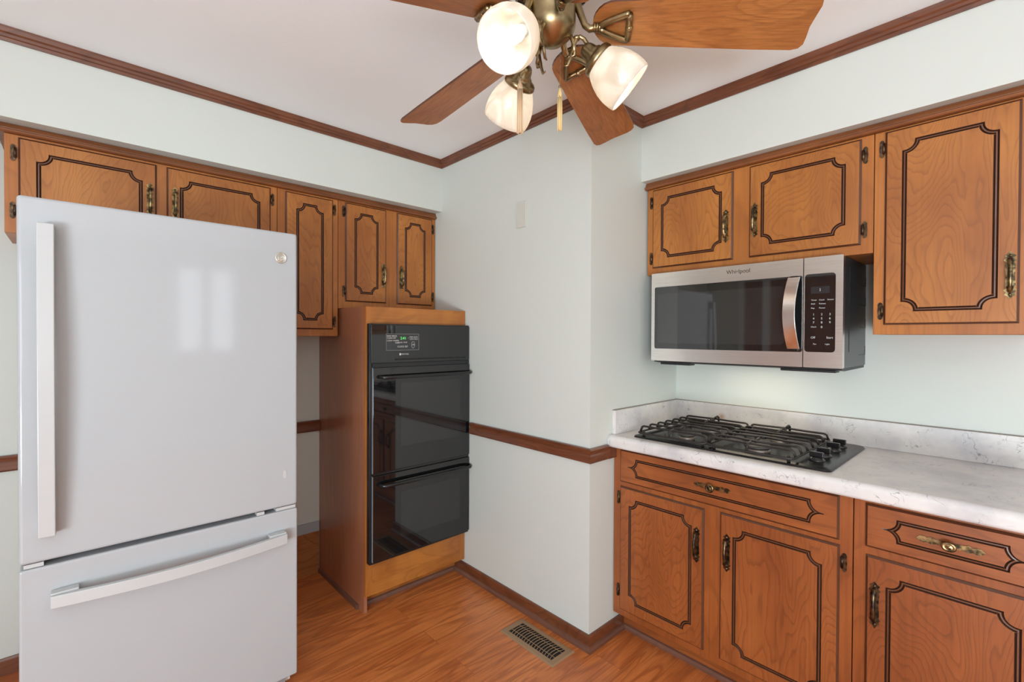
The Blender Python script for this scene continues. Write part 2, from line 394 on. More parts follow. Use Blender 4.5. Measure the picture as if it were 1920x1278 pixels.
# left wall: patio opening made up to let daylight in, and an inner door with white casings
b = MB()
b.box(XL-.1, XL, YB-.1, -5.2, 0, ZC, 'wall'); b.box(XL-.1, XL, -5.2, -2.6, 2.15, ZC, 'wall'); b.box(XL-.1, XL, -2.6, -1.55, 0, ZC, 'wall')
b.box(XL-.1, XL, -1.55, -.46, 2.05, ZC, 'wall'); b.box(XL-.1, XL, -.46, 0, 0, ZC, 'wall'); b.build('wall_left', kind='structure')
for n_, ya, yb in ((1, -1.55, -.75), (2, -.68, -.46)):
    b = MB(); b.box(XL-.07, XL-.03, ya, yb, .005, 2.05, 'panel')
    for z0, z1 in ((.2, .95), (1.1, 1.9)): b.box(XL-.034, XL-.022, ya+.08, yb-.08, z0, z1, 'panel')
    b.build(f'door_{n_}', kind='structure')
b = MB()
b.box(XL-.08, XL+.02, -1.62, -1.55, 0, 2.05, 'white_trim'); b.box(XL-.08, XL+.02, -.75, -.68, 0, 2.05, 'white_trim'); b.box(XL-.002, XL+.02, -.46, -.40, 0, 2.05, 'white_trim'); b.box(XL-.002, XL+.02, -1.62, -.40, 2.05, 2.12, 'white_trim')
b.build('trim_12', kind='structure')
def window(idx, axis, at, a0, a1, z0, z1, bars):
    """frame and glass of a window in the wall at x=at ('x') or y=at ('y')"""
    f = MB(); g = MB()
    def bx(q, p0, p1, d0, d1, zz0, zz1, m):
        if axis == 'x': q.box(at+d0, at+d1, p0, p1, zz0, zz1, m)
        else: q.box(p0, p1, at+d0, at+d1, zz0, zz1, m)
    t = .035
    for p0, p1, q0, q1 in ((a0, a0+t, z0, z1), (a1-t, a1, z0, z1), (a0+t, a1-t, z0, z0+t), (a0+t, a1-t, z1-t, z1)): bx(f, p0, p1, -.09, .015, q0, q1, 'white_trim')
    for c, wd in bars: bx(f, c-wd/2, c+wd/2, -.07, .01, z0+t, z1-t, 'white_trim')
    o = f.build(f'window_{idx}', kind='structure')
    bx(g, a0+t, a1-t, -.05, -.046, z0+t, z1-t, 'glass'); g.build('pane', o)
window(1, 'x', XL, -5.2, -2.6, .02, 2.15, [(-3.9, .09)])  # unseen patio door, invented as a way in for the added daylight
b = MB()
WN = [(-3.3, -1.95+.0, .95, 2.15), (-.81, -.19, 1.15, 2.2)]
xs = [XL-.1, -3.3, -2.05, -.81, -.19, W+.1]
for i in range(0, 6, 2): b.box(xs[i], xs[i+1], YB-.1, YB, 0, ZC, 'wall')
b.box(-3.3, -2.05, YB-.1, YB, 0, .95, 'wall'); b.box(-3.3, -2.05, YB-.1, YB, 2.2, ZC, 'wall')
b.box(-.81, -.19, YB-.1, YB, 0, 1.15, 'wall'); b.box(-.81, -.19, YB-.1, YB, 2.2, ZC, 'wall')
b.build('wall_front', kind='structure')
window(2, 'y', YB, -3.3, -2.05, .95, 2.2, [(-2.675, .05)])  # unseen wide window, invented to bring in more daylight
window(3, 'y', YB, -.81, -.19, 1.15, 2.2, [(-.51, .10)])

# mouldings: (outward, up) profiles
CROWN = [(0, 0), (.006, 0), (.009, .010), (.013, .013), (.015, .022), (.020, .027), (.023, .038), (.026, .045), (0, .045)]
RAIL = [(0, 0), (.014, 0), (.018, .006), (.018, .030), (.014, .038), (.016, .048), (.019, .056), (.015, .063), (0, .063)]
BASE = [(0, 0), (.012, 0), (.012, .060), (.008, .068), (0, .068)]
SHOE = [(0, 0), (.012, 0), (.0115, .010), (.007, .020), (0, .024)]
zc = ZC-.0455
def run(name, prof, segs, z, mats):
    """each segment: start, end, outward direction, axis, mitre at start and end (+1 outside corner, -1 inside corner)"""
    b = MB()
    for a, bb, out, ax, ka, kb in segs: b.sweep(prof, (a[0], a[1], z), (bb[0], bb[1], z), (out[0], out[1], 0), mats[ax], False, ka, kb)
    return b.build(name, kind='structure')
run('trim_1', CROWN, [((XL, -DS), (0, -DS), (0, -1), 'x', 0, -1)], zc, {'x': 'trim'})
run('trim_2', CROWN, [((0, -DS), (0, -L), (-1, 0), 'y', -1, 1)], zc, {'y': 'trim_y'})
run('trim_3', CROWN, [((0, -L), (W-DS2, -L), (0, -1), 'x', 1, -1)], zc, {'x': 'trim'})
run('trim_4', CROWN, [((W-DS2, -L), (W-DS2, YB), (-1, 0), 'y', -1, 0)], zc, {'y': 'trim_y'})
run('trim_5', RAIL, [((XL, 0), (-.61, 0), (0, -1), 'x', 0, 0)], .822, {'x': 'trim'})
run('trim_6', RAIL, [((0, -.66), (0, -L), (-1, 0), 'y', 0, 1)], .822, {'y': 'trim_y'})
b = MB(); b.sweep(RAIL, (0, -L, .822), (.1185, -L, .822), (0, -1, 0), 'trim', False, 1, 0)
b.box(.1185, .174, -L-.018, -L, .8225, .8715, 'trim'); b.build('trim_7', kind='structure')
run('baseboard_back', BASE, [((XL, 0), (-1.0, 0), (0, -1), 'x', 0, 0)], 0, {'x': 'trim'})
run('baseboard_chase_side', BASE, [((0, -.516), (0, -L), (-1, 0), 'y', 0, 1)], 0, {'y': 'trim_y'})
run('baseboard_chase_front', BASE, [((0, -L), (.251, -L), (0, -1), 'x', 1, 0)], 0, {'x': 'trim'})
run('trim_8', SHOE, [((-.012, -.516), (-.012, -L-.012), (-1, 0), 'y', 0, 1)], 0, {'y': 'shoe_y'})
run('trim_9', SHOE, [((-.012, -L-.012), (.251, -L-.012), (0, -1), 'x', 1, 0)], 0, {'x': 'shoe'})
# grey primed board above an upright board added to stand in for the floor, in the gap beside the oven cabinet
b = MB(); b.box(-1.0, -.612, -.012, 0, .241, .296, 'grey_base'); b.build('trim_10', kind='structure')
b = MB(); b.box(-1.0, -.612, -.010, 0, 0, .241, 'board'); b.build('floor_lookalike_board', kind='structure')

# ------------------------------------------------------------------ doors, pulls, hinges
def notched(x0, x1, z0, z1, r, s, d):
    """rectangle with concave quarter-round corners and little steps, offset inwards by d"""
    p = []; n = 7
    for sx, sz, kx, kz in ((1, 1, x0+s, z0+s), (-1, 1, x1-s, z0+s), (-1, -1, x1-s, z1-s), (1, -1, x0+s, z1-s)):
        R = r+d; ex = (x0+d) if sx > 0 else (x1-d); ez = (z0+d) if sz > 0 else (z1-d)
        hk = (z1-z0)/2-s; am = PI/2
        if R >= hk-1e-6: am = math.asin(min(1, hk/R))-1e-3
        q = [(ex if am > 1.57 else kx+sx*(R*math.cos(am)-.0001), kz+sz*min(R, hk-.0001))]
        for i in range(n+1):
            a = am*(1-i/n); q.append((kx+sx*R*math.cos(a), kz+sz*R*math.sin(a)))
        q.append((kx+sx*R, ez))
        if sx*sz < 0: q = q[::-1]
        p += q
    return p
def front_panel(b, x0, x1, z0, z1, yf, gx, gz, r, s, wg, m, thick=.018):
    """routed door or drawer front; its face lies at y=yf and looks towards -y"""
    lip = .006
    b.box(x0, x1, yf+.0055, yf+thick, z0, z1, 'lip')
    out = [(x0, z0), (x1, z0), (x1, z1), (x0, z1)]; inn = [(x0+lip, z0+lip), (x1-lip, z0+lip), (x1-lip, z1-lip), (x0+lip, z1-lip)]
    v = [(a, yf+.0055, c) for a, c in out]+[(a, yf, c) for a, c in inn]
    b.add(v, [(i, (i+1) % 4, 4+(i+1) % 4, 4+i) for i in range(4)], 'lip')
    offs = [(0, 0), (.22*wg, .0045), (.36*wg, .0015), (.62*wg, .0012), (.78*wg, .0045), (wg, 0)]
    mats = ['groove', 'groove', 'bead', 'groove', 'groove']
    loops = [[(a, yf+dy, c) for a, c in notched(x0+gx, x1-gx, z0+gz, z1-gz, r, s, d)] for d, dy in offs]
    n = len(loops[0])
    for k in range(5):
        b.add(loops[k]+loops[k+1], [(i, (i+1) % n, n+(i+1) % n, n+i) for i in range(n)], mats[k])
    fv = [Vector((a, c, 0)) for a, c in inn]; g0 = [Vector((p[0], p[2], 0)) for p in loops[0]]
    tri = tessellate_polygon([fv, g0]); allv = [(a, yf, c) for a, c in inn]+loops[0]
    b.add(allv, tri, m)
    g1 = [Vector((p[0], p[2], 0)) for p in loops[-1]]
    b.add(loops[-1], tessellate_polygon([g1]), m)
def handle_meshes(m):
    """vertical pull: ornate backplate with a bowed bar, centred on the origin, facing -y"""
    h = .0725; w_ = .0125
    half = [(0, h), (.006, h-.009), (.013, h-.013), (.009, h-.020), (.0145, h-.027), (.009, h-.033), (w_-.001, h-.040), (w_-.002, h-.055), (.0095, 0)]
    right = half+[(x, -z) for x, z in half[::-1][1:]]
    poly = right+[(-x, z) for x, z in right[::-1][1:-1]]
    pb = MB(); pb.prism(poly, .0025, m, 'y', -.0025)
    bb = MB(); zz = [-.047, -.046, -.042, -.03, -.015, 0, .015, .03, .042, .046, .047]
    yy = [-.002, -.010, -.017, -.022, -.0245, -.025, -.0245, -.022, -.017, -.010, -.002]
    rr = [.007, .0068, .0062, .0046, .0052, .0058, .0052, .0046, .0062, .0068, .007]
    bb.tube([(0, y, z) for y, z in zip(yy, zz)], rr, m, 10)
    for s in (-1, 1):
        for dz in (.036, .040): bb.tube([(-.0075, -.0185, s*dz), (.0075, -.0185, s*dz)], .0022, m, 8)
    for s in (-1, 1): bb.lathe([(0, .004), (.004, .003), (.0048, .0)], m, 10, Matrix.Translation((0, -.0025, s*.059)) @ Matrix.Rotation(PI/2, 4, 'X'))
    return pb, bb
PROTO = {}
def add_handle(parent, x, z, yf, m):
    if m not in PROTO:
        pb, bb = handle_meshes(m); hp = pb.build('handle', parent, .0006, 1); hb = bb.build('grip', hp); PROTO[m] = (hp, hb)
        hp.location = (x, yf, z)
    else:
        p, g = PROTO[m]; hp = p.copy(); C.objects.link(hp); hp.parent = parent; hp.location = (x, yf, z)
        hb = g.copy(); C.objects.link(hb); hb.parent = hp
def add_pull(parent, x, z, yf, round_knob=True):
    m = 'pull'; h = .0725
    half = [(h, 0), (h-.008, .008), (h-.018, .0095), (h-.024, .006), (h-.034, .011), (h-.044, .0065), (h-.052, .0075), (.012, .0065), (0, .0065)]
    up = half+[(-a, c) for a, c in half[::-1][1:]]
    poly = up+[(a, -c) for a, c in up[::-1][1:-1]]
    b = MB(); b.prism(poly, .0025, m, 'y', -.0025); o = b.build('pull_plate', parent, .0006, 1); o.location = (x, yf, z)
    k = MB(); mt = Matrix.Rotation(PI/2, 4, 'X')
    k.lathe([(.008, 0), (.006, .004), (.005, .012), (.011, .017), (.0165, .020), (.0165, .023), (.012, .025), (.0105, .0235), (.007, .0245), (0, .026)], m, 20, (mt if round_knob else Matrix.Scale(.8, 4, (0, 0, 1)) @ mt))
    k.build('knob', o)
def add_hinge(parent, x, z, yface, side):
    """butterfly plate on the frame next to the door edge; side +1 when the door lies to its right"""
    b = MB(); pts = []
    h = .030
    for zz, xx in ((h, .0015), (h-.003, .005), (h-.010, .0075), (h-.014, .006), (0, .0078)): pts.append((xx, zz))
    right = pts+[(a, -c) for a, c in pts[::-1][1:]]
    poly = right+[(-a, c) for a, c in right[::-1]]
    b.prism(poly, .003, 'hinge', 'y', -.003)
    b.tube([(side*.0055, -.006, -.017), (side*.0055, -.006, .017)], .0038, 'hinge', 8)
    for q in (-1, 1): b.lathe([(0, .003), (.002, .002), (.003, 0)], 'hinge', 8, Matrix.Translation((side*.0055, -.006, q*.017)) @ (Matrix() if q > 0 else Matrix.Rotation(PI, 4, 'X')))
    o = b.build('hinge', parent); o.location = (x, yface, z)
def cabinet(name, label, cat, loc, rotz, w, depth, h, doors, drawers=(), ms=('cab', 'frame', 'cab_h'), toe=0, hm='pull'):
    """cabinet box with face frame; local x to the right, front towards -y, origin at the wall end of its lower left corner"""
    t = thing(name, label, cat, loc, rotz)
    md, mf, mh = ms; g = .0006
    z0 = 0
    if toe:
        b = MB(); b.box(g, w-g, -depth+.077, -.01, 0, toe, mh); b.build('toe_kick', t); z0 = toe
    b = MB(); b.box(g, w-g, -depth+.019, -.001, z0, h, mf); b.build('carcass', t)
    b = MB(); b.box(g, w-g, -depth, -depth+.0188, z0, h, mf); b.build('face_frame', t, .001, 1)
    yf = -depth-.010
    for d in doors:
        b = MB(); front_panel(b, d['x0'], d['x1'], d['z0'], d['z1'], yf, d.get('gx', .046), d.get('gz', .044), .027, .006, .0135, md, .0099)
        o = b.build('door', t)
        if 'hx' in d: add_handle(o, d['hx'], d['hz'], yf, hm)
        for x, z, s in d.get('hinges', ()): add_hinge(o, x, z, -depth-.0002, s)
    for d in drawers:
        hh = d['z1']-d['z0']; gz = .032; r = (hh-2*gz)/2-.008
        b = MB(); front_panel(b, d['x0'], d['x1'], d['z0'], d['z1'], yf, d.get('gx', .042), gz, r, .006, .012, mh, .0099)
        o = b.build('drawer', t); add_pull(o, d['px'], (d['z0']+d['z1'])/2, yf, d.get('round', True))
    return t

# ---- upper cabinets on the back wall (face at y=-.29)
YF = .29
X0 = -1.834; zb = 1.74
cabinet('wall_cabinet', 'double-door brown wooden wall cabinet above the white refrigerator', 'cabinet', (X0, 0, zb), 0, -.921-X0, YF, 2.096-zb, [
    dict(x0=-1.798-X0, x1=-1.395-X0, z0=.036, z1=2.087-zb, hx=-1.418-X0, hz=1.935-zb, hinges=[(-1.811-X0, 2.030-zb, 1), (-1.813-X0, 1.822-zb, 1)]),
    dict(x0=-1.361-X0, x1=-.952-X0, z0=.036, z1=2.087-zb, hx=-1.332-X0, hz=1.935-zb, hinges=[(-.942-X0, 2.032-zb, -1), (-.942-X0, 1.826-zb, -1)])])
X0 = -.920; zb = 1.37
cabinet('wall_cabinet', 'tall narrow single-door wooden wall cabinet between refrigerator and oven cabinet', 'cabinet', (X0, 0, zb), 0, .302, YF, 2.096-zb, [
    dict(x0=-.884-X0, x1=-.647-X0, z0=.036, z1=2.087-zb, gx=.050, hinges=[(-.637-X0, 2.038-zb, -1), (-.637-X0, 1.447-zb, -1)], hx=-.862-X0, hz=1.53-zb)])
X0 = -.617; zb = 1.519
cabinet('wall_cabinet', 'small double-door wooden wall cabinet directly above the wall oven cabinet', 'cabinet', (X0, 0, zb), 0, .612, YF, 2.096-zb, [
    dict(x0=-.579-X0, x1=-.340-X0, z0=.040, z1=2.090-zb, gx=.049, hx=-.359-X0, hz=1.714-zb, hinges=[(-.588-X0, 2.042-zb, 1), (-.588-X0, 1.614-zb, 1)]),
    dict(x0=-.270-X0, x1=-.031-X0, z0=.040, z1=2.090-zb, gx=.049, hx=-.245-X0, hz=1.712-zb, hinges=[(-.022-X0, 2.032-zb, -1), (-.022-X0, 1.614-zb, -1)])])
CC = [(0, 0), (.008, 0), (.0135, .002), (.0165, .006), (.0165, .010), (.0135, .014), (.008, .0155), (.0085, .018), (.0065, .024), (.003, .030), (.001, .035), (0, .035)]
b = MB(); b.sweep(CC, (-1.852, -YF, 2.0965), (-.004, -YF, 2.0965), (0, -1, 0), 'crown', False)
b.box(-1.852, -.004, -YF, -.002, 2.0965, 2.1315, 'crown')
tag(b.build('cabinet_moulding'), 'dark crown moulding along the top of the back wall cabinets', 'moulding')

# ---- upper cabinets on the right wall (face at x = W-.32 = .435)
R90 = -PI/2; DF = .32
def ly(y, y0): return -(y)+y0      # world y -> local x
Y0 = -1.510; zb = 1.676
cabinet('wall_cabinet', 'double-door wooden wall cabinet directly above the microwave', 'cabinet', (W, Y0, zb), R90, .902, DF, 2.096-zb, [
    dict(x0=ly(-1.541, Y0), x1=ly(-1.925, Y0), z0=1.709-zb, z1=2.088-zb, hx=ly(-1.897, Y0), hz=1.856-zb, hinges=[(ly(-1.531, Y0), 2.030-zb, 1), (ly(-1.531, Y0), 1.757-zb, 1)]),
    dict(x0=ly(-1.992, Y0), x1=ly(-2.376, Y0), z0=1.709-zb, z1=2.088-zb, hx=ly(-2.015, Y0), hz=1.860-zb, hinges=[(ly(-2.387, Y0), 2.028-zb, -1), (ly(-2.387, Y0), 1.762-zb, -1)])])
Y0 = -2.413; zb = 1.386
cabinet('wall_cabinet', 'tall wooden wall cabinet at the right, beside the microwave', 'cabinet', (W, Y0, zb), R90, .40, DF, 2.096-zb, [
    dict(x0=ly(-2.444, Y0), x1=ly(-2.768, Y0), z0=1.420-zb, z1=2.090-zb, hx=ly(-2.748, Y0), hz=1.565-zb, hinges=[(ly(-2.434, Y0), 2.035-zb, 1), (ly(-2.434, Y0), 1.468-zb, 1)])])
b = MB(); b.sweep(CC, (W-DF, -1.502, 2.0965), (W-DF, -2.83, 2.0965), (-1, 0, 0), 'crown_y', False)
b.box(W-DF, W-.002, -2.83, -1.502, 2.0965, 2.1315, 'crown_y')
tag(b.build('cabinet_moulding'), 'dark crown moulding along the top of the right wall cabinets', 'moulding')

# ---- base cabinets (face at x=.175)
BF = W-.175; Y0 = -1.502
BM = ('base', 'base_frame', 'base_h')
cabinet('base_cabinet', 'wooden base cabinet with two doors and one wide drawer under the cooktop', 'cabinet', (W, Y0, 0), R90, .912, BF, .872, [
    dict(x0=ly(-1.540, Y0), x1=ly(-1.930, Y0), z0=.136, z1=.697, gx=.048, gz=.046, hx=ly(-1.903, Y0), hz=.548, hinges=[(ly(-1.529, Y0), .642, 1), (ly(-1.529, Y0), .218, 1)]),
    dict(x0=ly(-1.994, Y0), x1=ly(-2.380, Y0), z0=.136, z1=.702, gx=.048, gz=.046, hx=ly(-2.022, Y0), hz=.556, hinges=[(ly(-2.392, Y0), .648, -1), (ly(-2.392, Y0), .20, -1)])],
    [dict(x0=ly(-1.540, Y0), x1=ly(-2.378, Y0), z0=.718, z1=.864, px=ly(-1.962, Y0))], BM, .105, 'pull_dark')
Y0 = -2.4155
cabinet('base_cabinet', 'wooden base cabinet with one door and one narrow drawer at the right edge', 'cabinet', (W, Y0, 0), R90, .48, BF, .872, [
    dict(x0=ly(-2.449, Y0), x1=ly(-2.832, Y0), z0=.136, z1=.697, gx=.050, gz=.050, hx=ly(-2.473, Y0), hz=.549, hinges=[(ly(-2.843, Y0), .64, -1), (ly(-2.843, Y0), .2, -1)])],
    [dict(x0=ly(-2.447, Y0), x1=ly(-2.835, Y0), z0=.722, z1=.858, px=ly(-2.641, Y0), round=False)], BM, .105, 'pull_dark')
run('trim_11', SHOE, [((W-BF+.077, -L-.02), (W-BF+.077, -2.9), (-1, 0), 'y', 0, 0)], 0, {'y': 'shoe_y'})

# ---- worktop with splashback
def worktop():
    t = thing('countertop', 'white marbled laminate worktop with splashback carrying the gas cooktop', 'countertop', (0, 0, 0))
    xf, zt, zb_ = .125, .927, .8735
    prof = [(W-.002, zb_)]
    prof += [(xf+.012, zb_)]
    for i in range(7):
        a = math.radians(-90-90*i/6); prof.append((xf+.012+.012*math.cos(a), zb_+.012+.012*math.sin(a)))
    for i in range(9):
        a = math.radians(180-90*i/8); prof.append((xf+.022+.022*math.cos(a), zt-.022+.022*math.sin(a)))
    prof.append((W-.002, zt))
    n = len(prof); b = MB(); v = []
    for y in (-L-.0015, -2.95): v += [(x, y, z) for x, z in prof]
    fs = [(i, (i+1) % n, n+(i+1) % n, n+i) for i in range(n)]
    b.add(v, fs, 'marble', True); b.add(v[:n], tessellate_polygon([[Vector((x, z, 0)) for x, z in prof]]), 'marble'); b.add(v[n:], tessellate_polygon([[Vector((x, z, 0)) for x, z in prof]]), 'marble')
    o = b.build('worktop', t)
    md = o.modifiers.new('w', 'WEIGHTED_NORMAL')
    b = MB(); b.box(W-.020, W-.001, -2.95, -L-.001, zt, 1.036, 'marble'); b.box(.163, W-.020, -L-.020, -L-.001, zt, 1.036, 'marble')
    b.build('splashback', t, .001, 1)
    b = MB(); b.box(W-.010, W-.001, -2.95, -L-.001, 1.036, 1.038, 'crease'); b.box(.163, W-.012, -L-.008, -L-.001, 1.036, 1.038, 'crease'); b.build('caulk_line', t)
worktop()

# ------------------------------------------------------------------ gas cooktop
def cooktop():
    x0, x1, y0, y1, z = .178, .706, -2.350, -1.595, .9275
    t = thing('gas_cooktop', 'black four-burner gas cooktop with iron grates set in the worktop', 'cooktop', ((x0+x1)/2, (y0+y1)/2, z))
    ox, oy = (x0+x1)/2, (y0+y1)/2
    X = lambda x: x-ox
    Y = lambda y: y-oy
    b = MB(); lo = rrect(X(x0), X(x1), Y(y0), Y(y1), .022); mid = rrect(X(x0)+.004, X(x1)-.004, Y(y0)+.004, Y(y1)-.004, .02); hi = rrect(X(x0)+.020, X(x1)-.020, Y(y0)+.020, Y(y1)-.020, .018); well = rrect(X(.205), X(.665), Y(-2.235), Y(-1.625), .03); wb = rrect(X(.215), X(.655), Y(-2.225), Y(-1.635), .03)
    L_ = [[(a, c, 0) for a, c in lo], [(a, c, .007) for a, c in mid], [(a, c, .011) for a, c in hi]]
    n = len(lo)
    for k in range(2): b.add(L_[k]+L_[k+1], [(i, (i+1) % n, n+(i+1) % n, n+i) for i in range(n)], 'cooktop', True)
    tri = tessellate_polygon([[Vector((a, c, 0)) for a, c in hi], [Vector((a, c, 0)) for a, c in well]])
    b.add([(a, c, .011) for a, c in hi]+[(a, c, .011) for a, c in well], tri, 'cooktop')
    b.add([(a, c, .011) for a, c in well]+[(a, c, .004) for a, c in wb], [(i, (i+1) % n, n+(i+1) % n, n+i) for i in range(n)], 'cooktop', True)
    b.add([(a, c, .004) for a, c in wb], [tuple(range(n))], 'cooktop')
    b.add([(a, c, 0) for a, c in lo], [tuple(range(n))], 'cooktop')
    b.build('cooktop_plate', t)
    for i, (bx, by, r) in enumerate(((.30, -1.79, .036), (.54, -1.79, .045), (.30, -2.08, .048), (.54, -2.08, .036))):
        b = MB(); b.lathe([(r*.9, .0), (r*.95, .010), (r*.75, .014), (r*.7, .016), (0, .016)], 'burner_base', 28)
        o = b.build('burner', t); o.location = (X(bx), Y(by), .004)
        c = MB(); c.lathe([(r*.4, .016), (r, .017), (r*1.02, .020), (r*.96, .025), (r*.6, .0262), (0, .0265)], 'burner', 28); c.build('burner_cap', o)
        e_ = MB(); e_.tube([(r*1.15, 0, 0), (r*1.15, 0, .020)], .0022, 'white_trim', 8); e_.build('igniter', o)
    # two grates, seven bars each, running along the length
    for gi, (ya, yb) in enumerate(((-1.628, -1.932), (-1.938, -2.242))):
        b = MB(); ft = rrect(X(.168), X(.640), Y(yb), Y(ya), .02, 4)
        b.tube([(a, c, .026) for a, c in ft], .0045, 'iron', 8, closed=True)
        for fx in (.19, .62):
            for fy in (ya-.02, yb+.02): b.tube([(X(fx), Y(fy), .0105 if abs(fy-ya) > .05 or gi == 0 else .0105), (X(fx), Y(fy), .030)], .006, 'iron', 8)
        cx_ = (.30, .54); cy_ = (ya+yb)/2
        for k in range(7):
            x = .196+k*.069; path = []; m_ = 40
            for q in range(m_+1):
                f = q/m_; y = ya+(yb-ya)*f
                ends = min(1, min(f, 1-f)/.035); zz = .030+.022*ends**.5
                cen = min(cx_, key=lambda c: abs(c-x)); dxc = x-cen; g = math.exp(-((y-cy_)/.055)**2)
                push = (0.022 if dxc > .004 else (-.022 if dxc < -.004 else 0))*g*math.exp(-(abs(dxc)/.08)**2)
                path.append((X(x+push), Y(y), zz))
            b.tube(path, .0044, 'iron', 6, flat=1.6)
        for bx in cx_:
            for s in (-1, 1): b.tube([(X(bx+s*.052), Y(cy_), .050), (X(bx+s*.012), Y(cy_), .057)], .0042, 'iron', 6, flat=1.4)
        b.tube([(X(.640), Y(cy_), .030), (X(.640), Y(cy_), .058), (X(.628), Y(cy_), .064), (X(.600), Y(cy_), .060)], .0048, 'iron', 6)
        b.tube([(X(.168), Y(cy_), .030), (X(.168), Y(cy_), .052), (X(.205), Y(cy_), .057)], .0048, 'iron', 6)
        o = b.build('grate', t)
    for kx, ky in ((.285, -2.283), (.375, -2.283), (.505, -2.283), (.595, -2.283)):
        b = MB(); b.lathe([(.026, 0), (.026, .004), (.021, .007), (.0195, .012), (0, .012)], 'black', 24)
        o = b.build('knob', t); o.location = (X(kx), Y(ky), .011)
        g = MB(); g.box(-.007, .007, -.022, .022, .0121, .030, 'black'); g.build('knob_grip', o, .003, 2)
cooktop()

# ------------------------------------------------------------------ microwave
def microwave():
    y0, y1, z0, z1 = -1.567, -2.336, 1.246, 1.6745
    t = thing('microwave', 'stainless steel over-the-range microwave with black glass door', 'microwave', (W, y0, z0), R90)
    w = y0-y1; h = z1-z0; Dp = W-.380; zz = .016
    b = MB(); b.box(0.002, w-.002, -Dp+.028, -.001, zz, h, 'steel_side')
    b.prism([(-.001, 0.006), (-Dp+.06, 0.004), (-Dp+.02, .010), (-Dp+.020, zz), (-.001, zz)], w-.012, 'black_matte', 'x', .006)
    b.build('body', t, .002, 1)
    # side vents and embossed marks
    xs_ = w-.0019
    for za, zb2, yy in ((.255, .395, -.27), (.075, .225, -.275)):
        b = MB(); b.box(xs_, xs_+.0008, yy-.002, yy+.002, za, zb2, 'vent'); b.build('side_vent', t)
    for za in (.09, .20, .29, .37):
        b = MB(); b.box(xs_, xs_+.0008, -.011, -.006, za-.031, za+.005, 'vent'); b.box(xs_, xs_+.0008, -.11, -.011, za-.031, za-.0295, 'vent'); b.build('side_mark', t)
    dw = .641
    F = -Dp
    # door: steel frame round the black glass
    b = MB()
    def ringed(xa, xb, za, zb_, ia, ib, ja, jb, m, r):
        out = rrect(xa, xb, za, zb_, .003, 2); ins = rrect(ia, ib, ja, jb, r, 5)
        tri = tessellate_polygon([[Vector((p, q, 0)) for p, q in out], [Vector((p, q, 0)) for p, q in ins]])
        al = [(p, F, q) for p, q in out]+[(p, F, q) for p, q in ins]; b.add(al, tri, m)
        n = len(out); bk = [(p, F+.026, q) for p, q in out]; b.add([(p, F, q) for p, q in out]+bk, [(i, (i+1) % n, n+(i+1) % n, n+i) for i in range(n)], m)
        b.add(bk, [tuple(range(n))], m)
        n = len(ins); b.add([(p, F, q) for p, q in ins]+[(p, F+.004, q) for p, q in ins], [(i, (i+1) % n, n+(i+1) % n, n+i) for i in range(n)], 'black')
    ringed(0, dw, zz, h, .017, dw-.001, 1.319-z0, 1.609-z0, 'steel', .008)
    door = b.build('door', t)
    b = MB(); b.box(.016, dw-.0005, F+.0015, F+.006, 1.318-z0, 1.610-z0, 'black_gloss'); b.build('door_glass', door)
    b = MB(); b.prism(rrect(.032, .575, 1.345-z0, 1.575-z0, .012), .0004, 'window_inner', 'y', F+.0010); b.build('window', door)
    b = MB(); N = 16; xa, xb = .592, .634; front = []; back = []
    for i in range(N+1):
        f = i/N; z = 1.330-z0+(1.604-1.330)*f; yb_ = F-.006-.034*math.sin(PI*f)**.8; ww = .004*math.sin(PI*f)
        front.append((z, yb_-.006, ww)); back.append((z, yb_, ww))
    v = []
    for z, y, ww in front: v += [(xa-ww*2, y, z), (xb-ww*2, y, z)]
    for z, y, ww in back: v += [(xa-ww*2, y, z), (xb-ww*2, y, z)]
    k = 2*(N+1); fs = []
    for i in range(N):
        fs += [(2*i, 2*i+1, 2*i+3, 2*i+2), (k+2*i, k+2*i+2, k+2*i+3, k+2*i+1), (2*i, 2*i+2, k+2*i+2, k+2*i), (2*i+1, k+2*i+1, k+2*i+3, 2*i+3)]
    fs += [(0, k, k+1, 1), (2*N, 2*N+1, k+2*N+1, k+2*N)]
    b.add(v, fs, 'steel', True)
    for z in (1.333-z0, 1.601-z0): b.box(xa+.008, xb-.008, F-.010, F, z-.008, z+.008, 'black')
    b.build('handle', door, .001, 1)
    text_mesh('logo', 'Whirlpool', .023, 'pull_dark', door, (1.948-1.567-.028, F-.0004, 1.6478-z0), (PI/2, 0, 0), .0006, 'LEFT')
    b = MB(); ringed(dw+.003, w, zz, h, dw+.006, w-.023, 1.320-z0, 1.612-z0, 'steel', .012)
    cp = b.build('control_panel', t)
    b = MB(); b.box(dw+.005, w-.0225, F+.0015, F+.006, 1.319-z0, 1.613-z0, 'black_gloss'); b.build('panel_glass', cp)
    b = MB(); b.box(dw+.026, dw+.086, F+.0008, F+.0016, .292, .318, 'panel_glass'); b.build('display', cp)
    px = dw+.027; rows = [(.268, ['Timer', 'Cook', 'Sensor']), (.254, ['Defr', 'Reheat', '']), (.238, ['Pop', 'Power', ''])]
    for z, cs in rows:
        for i, s in enumerate(cs):
            if s: text_mesh('button', s, .0075, 'print', cp, (px+i*.026, F+.0008, z), (PI/2, 0, 0), .0002)
    for r_, cs in enumerate(('123', '456', '789')):
        for i, s in enumerate(cs): text_mesh('button', s, .011, 'print', cp, (px+.006+i*.026, F+.0008, .214-r_*.015), (PI/2, 0, 0), .0002)
    text_mesh('button', '0', .011, 'print', cp, (px+.032, F+.0008, .167), (PI/2, 0, 0), .0002)
    text_mesh('button', 'Clock', .0075, 'print', cp, (px, F+.0008, .168), (PI/2, 0, 0), .0002)
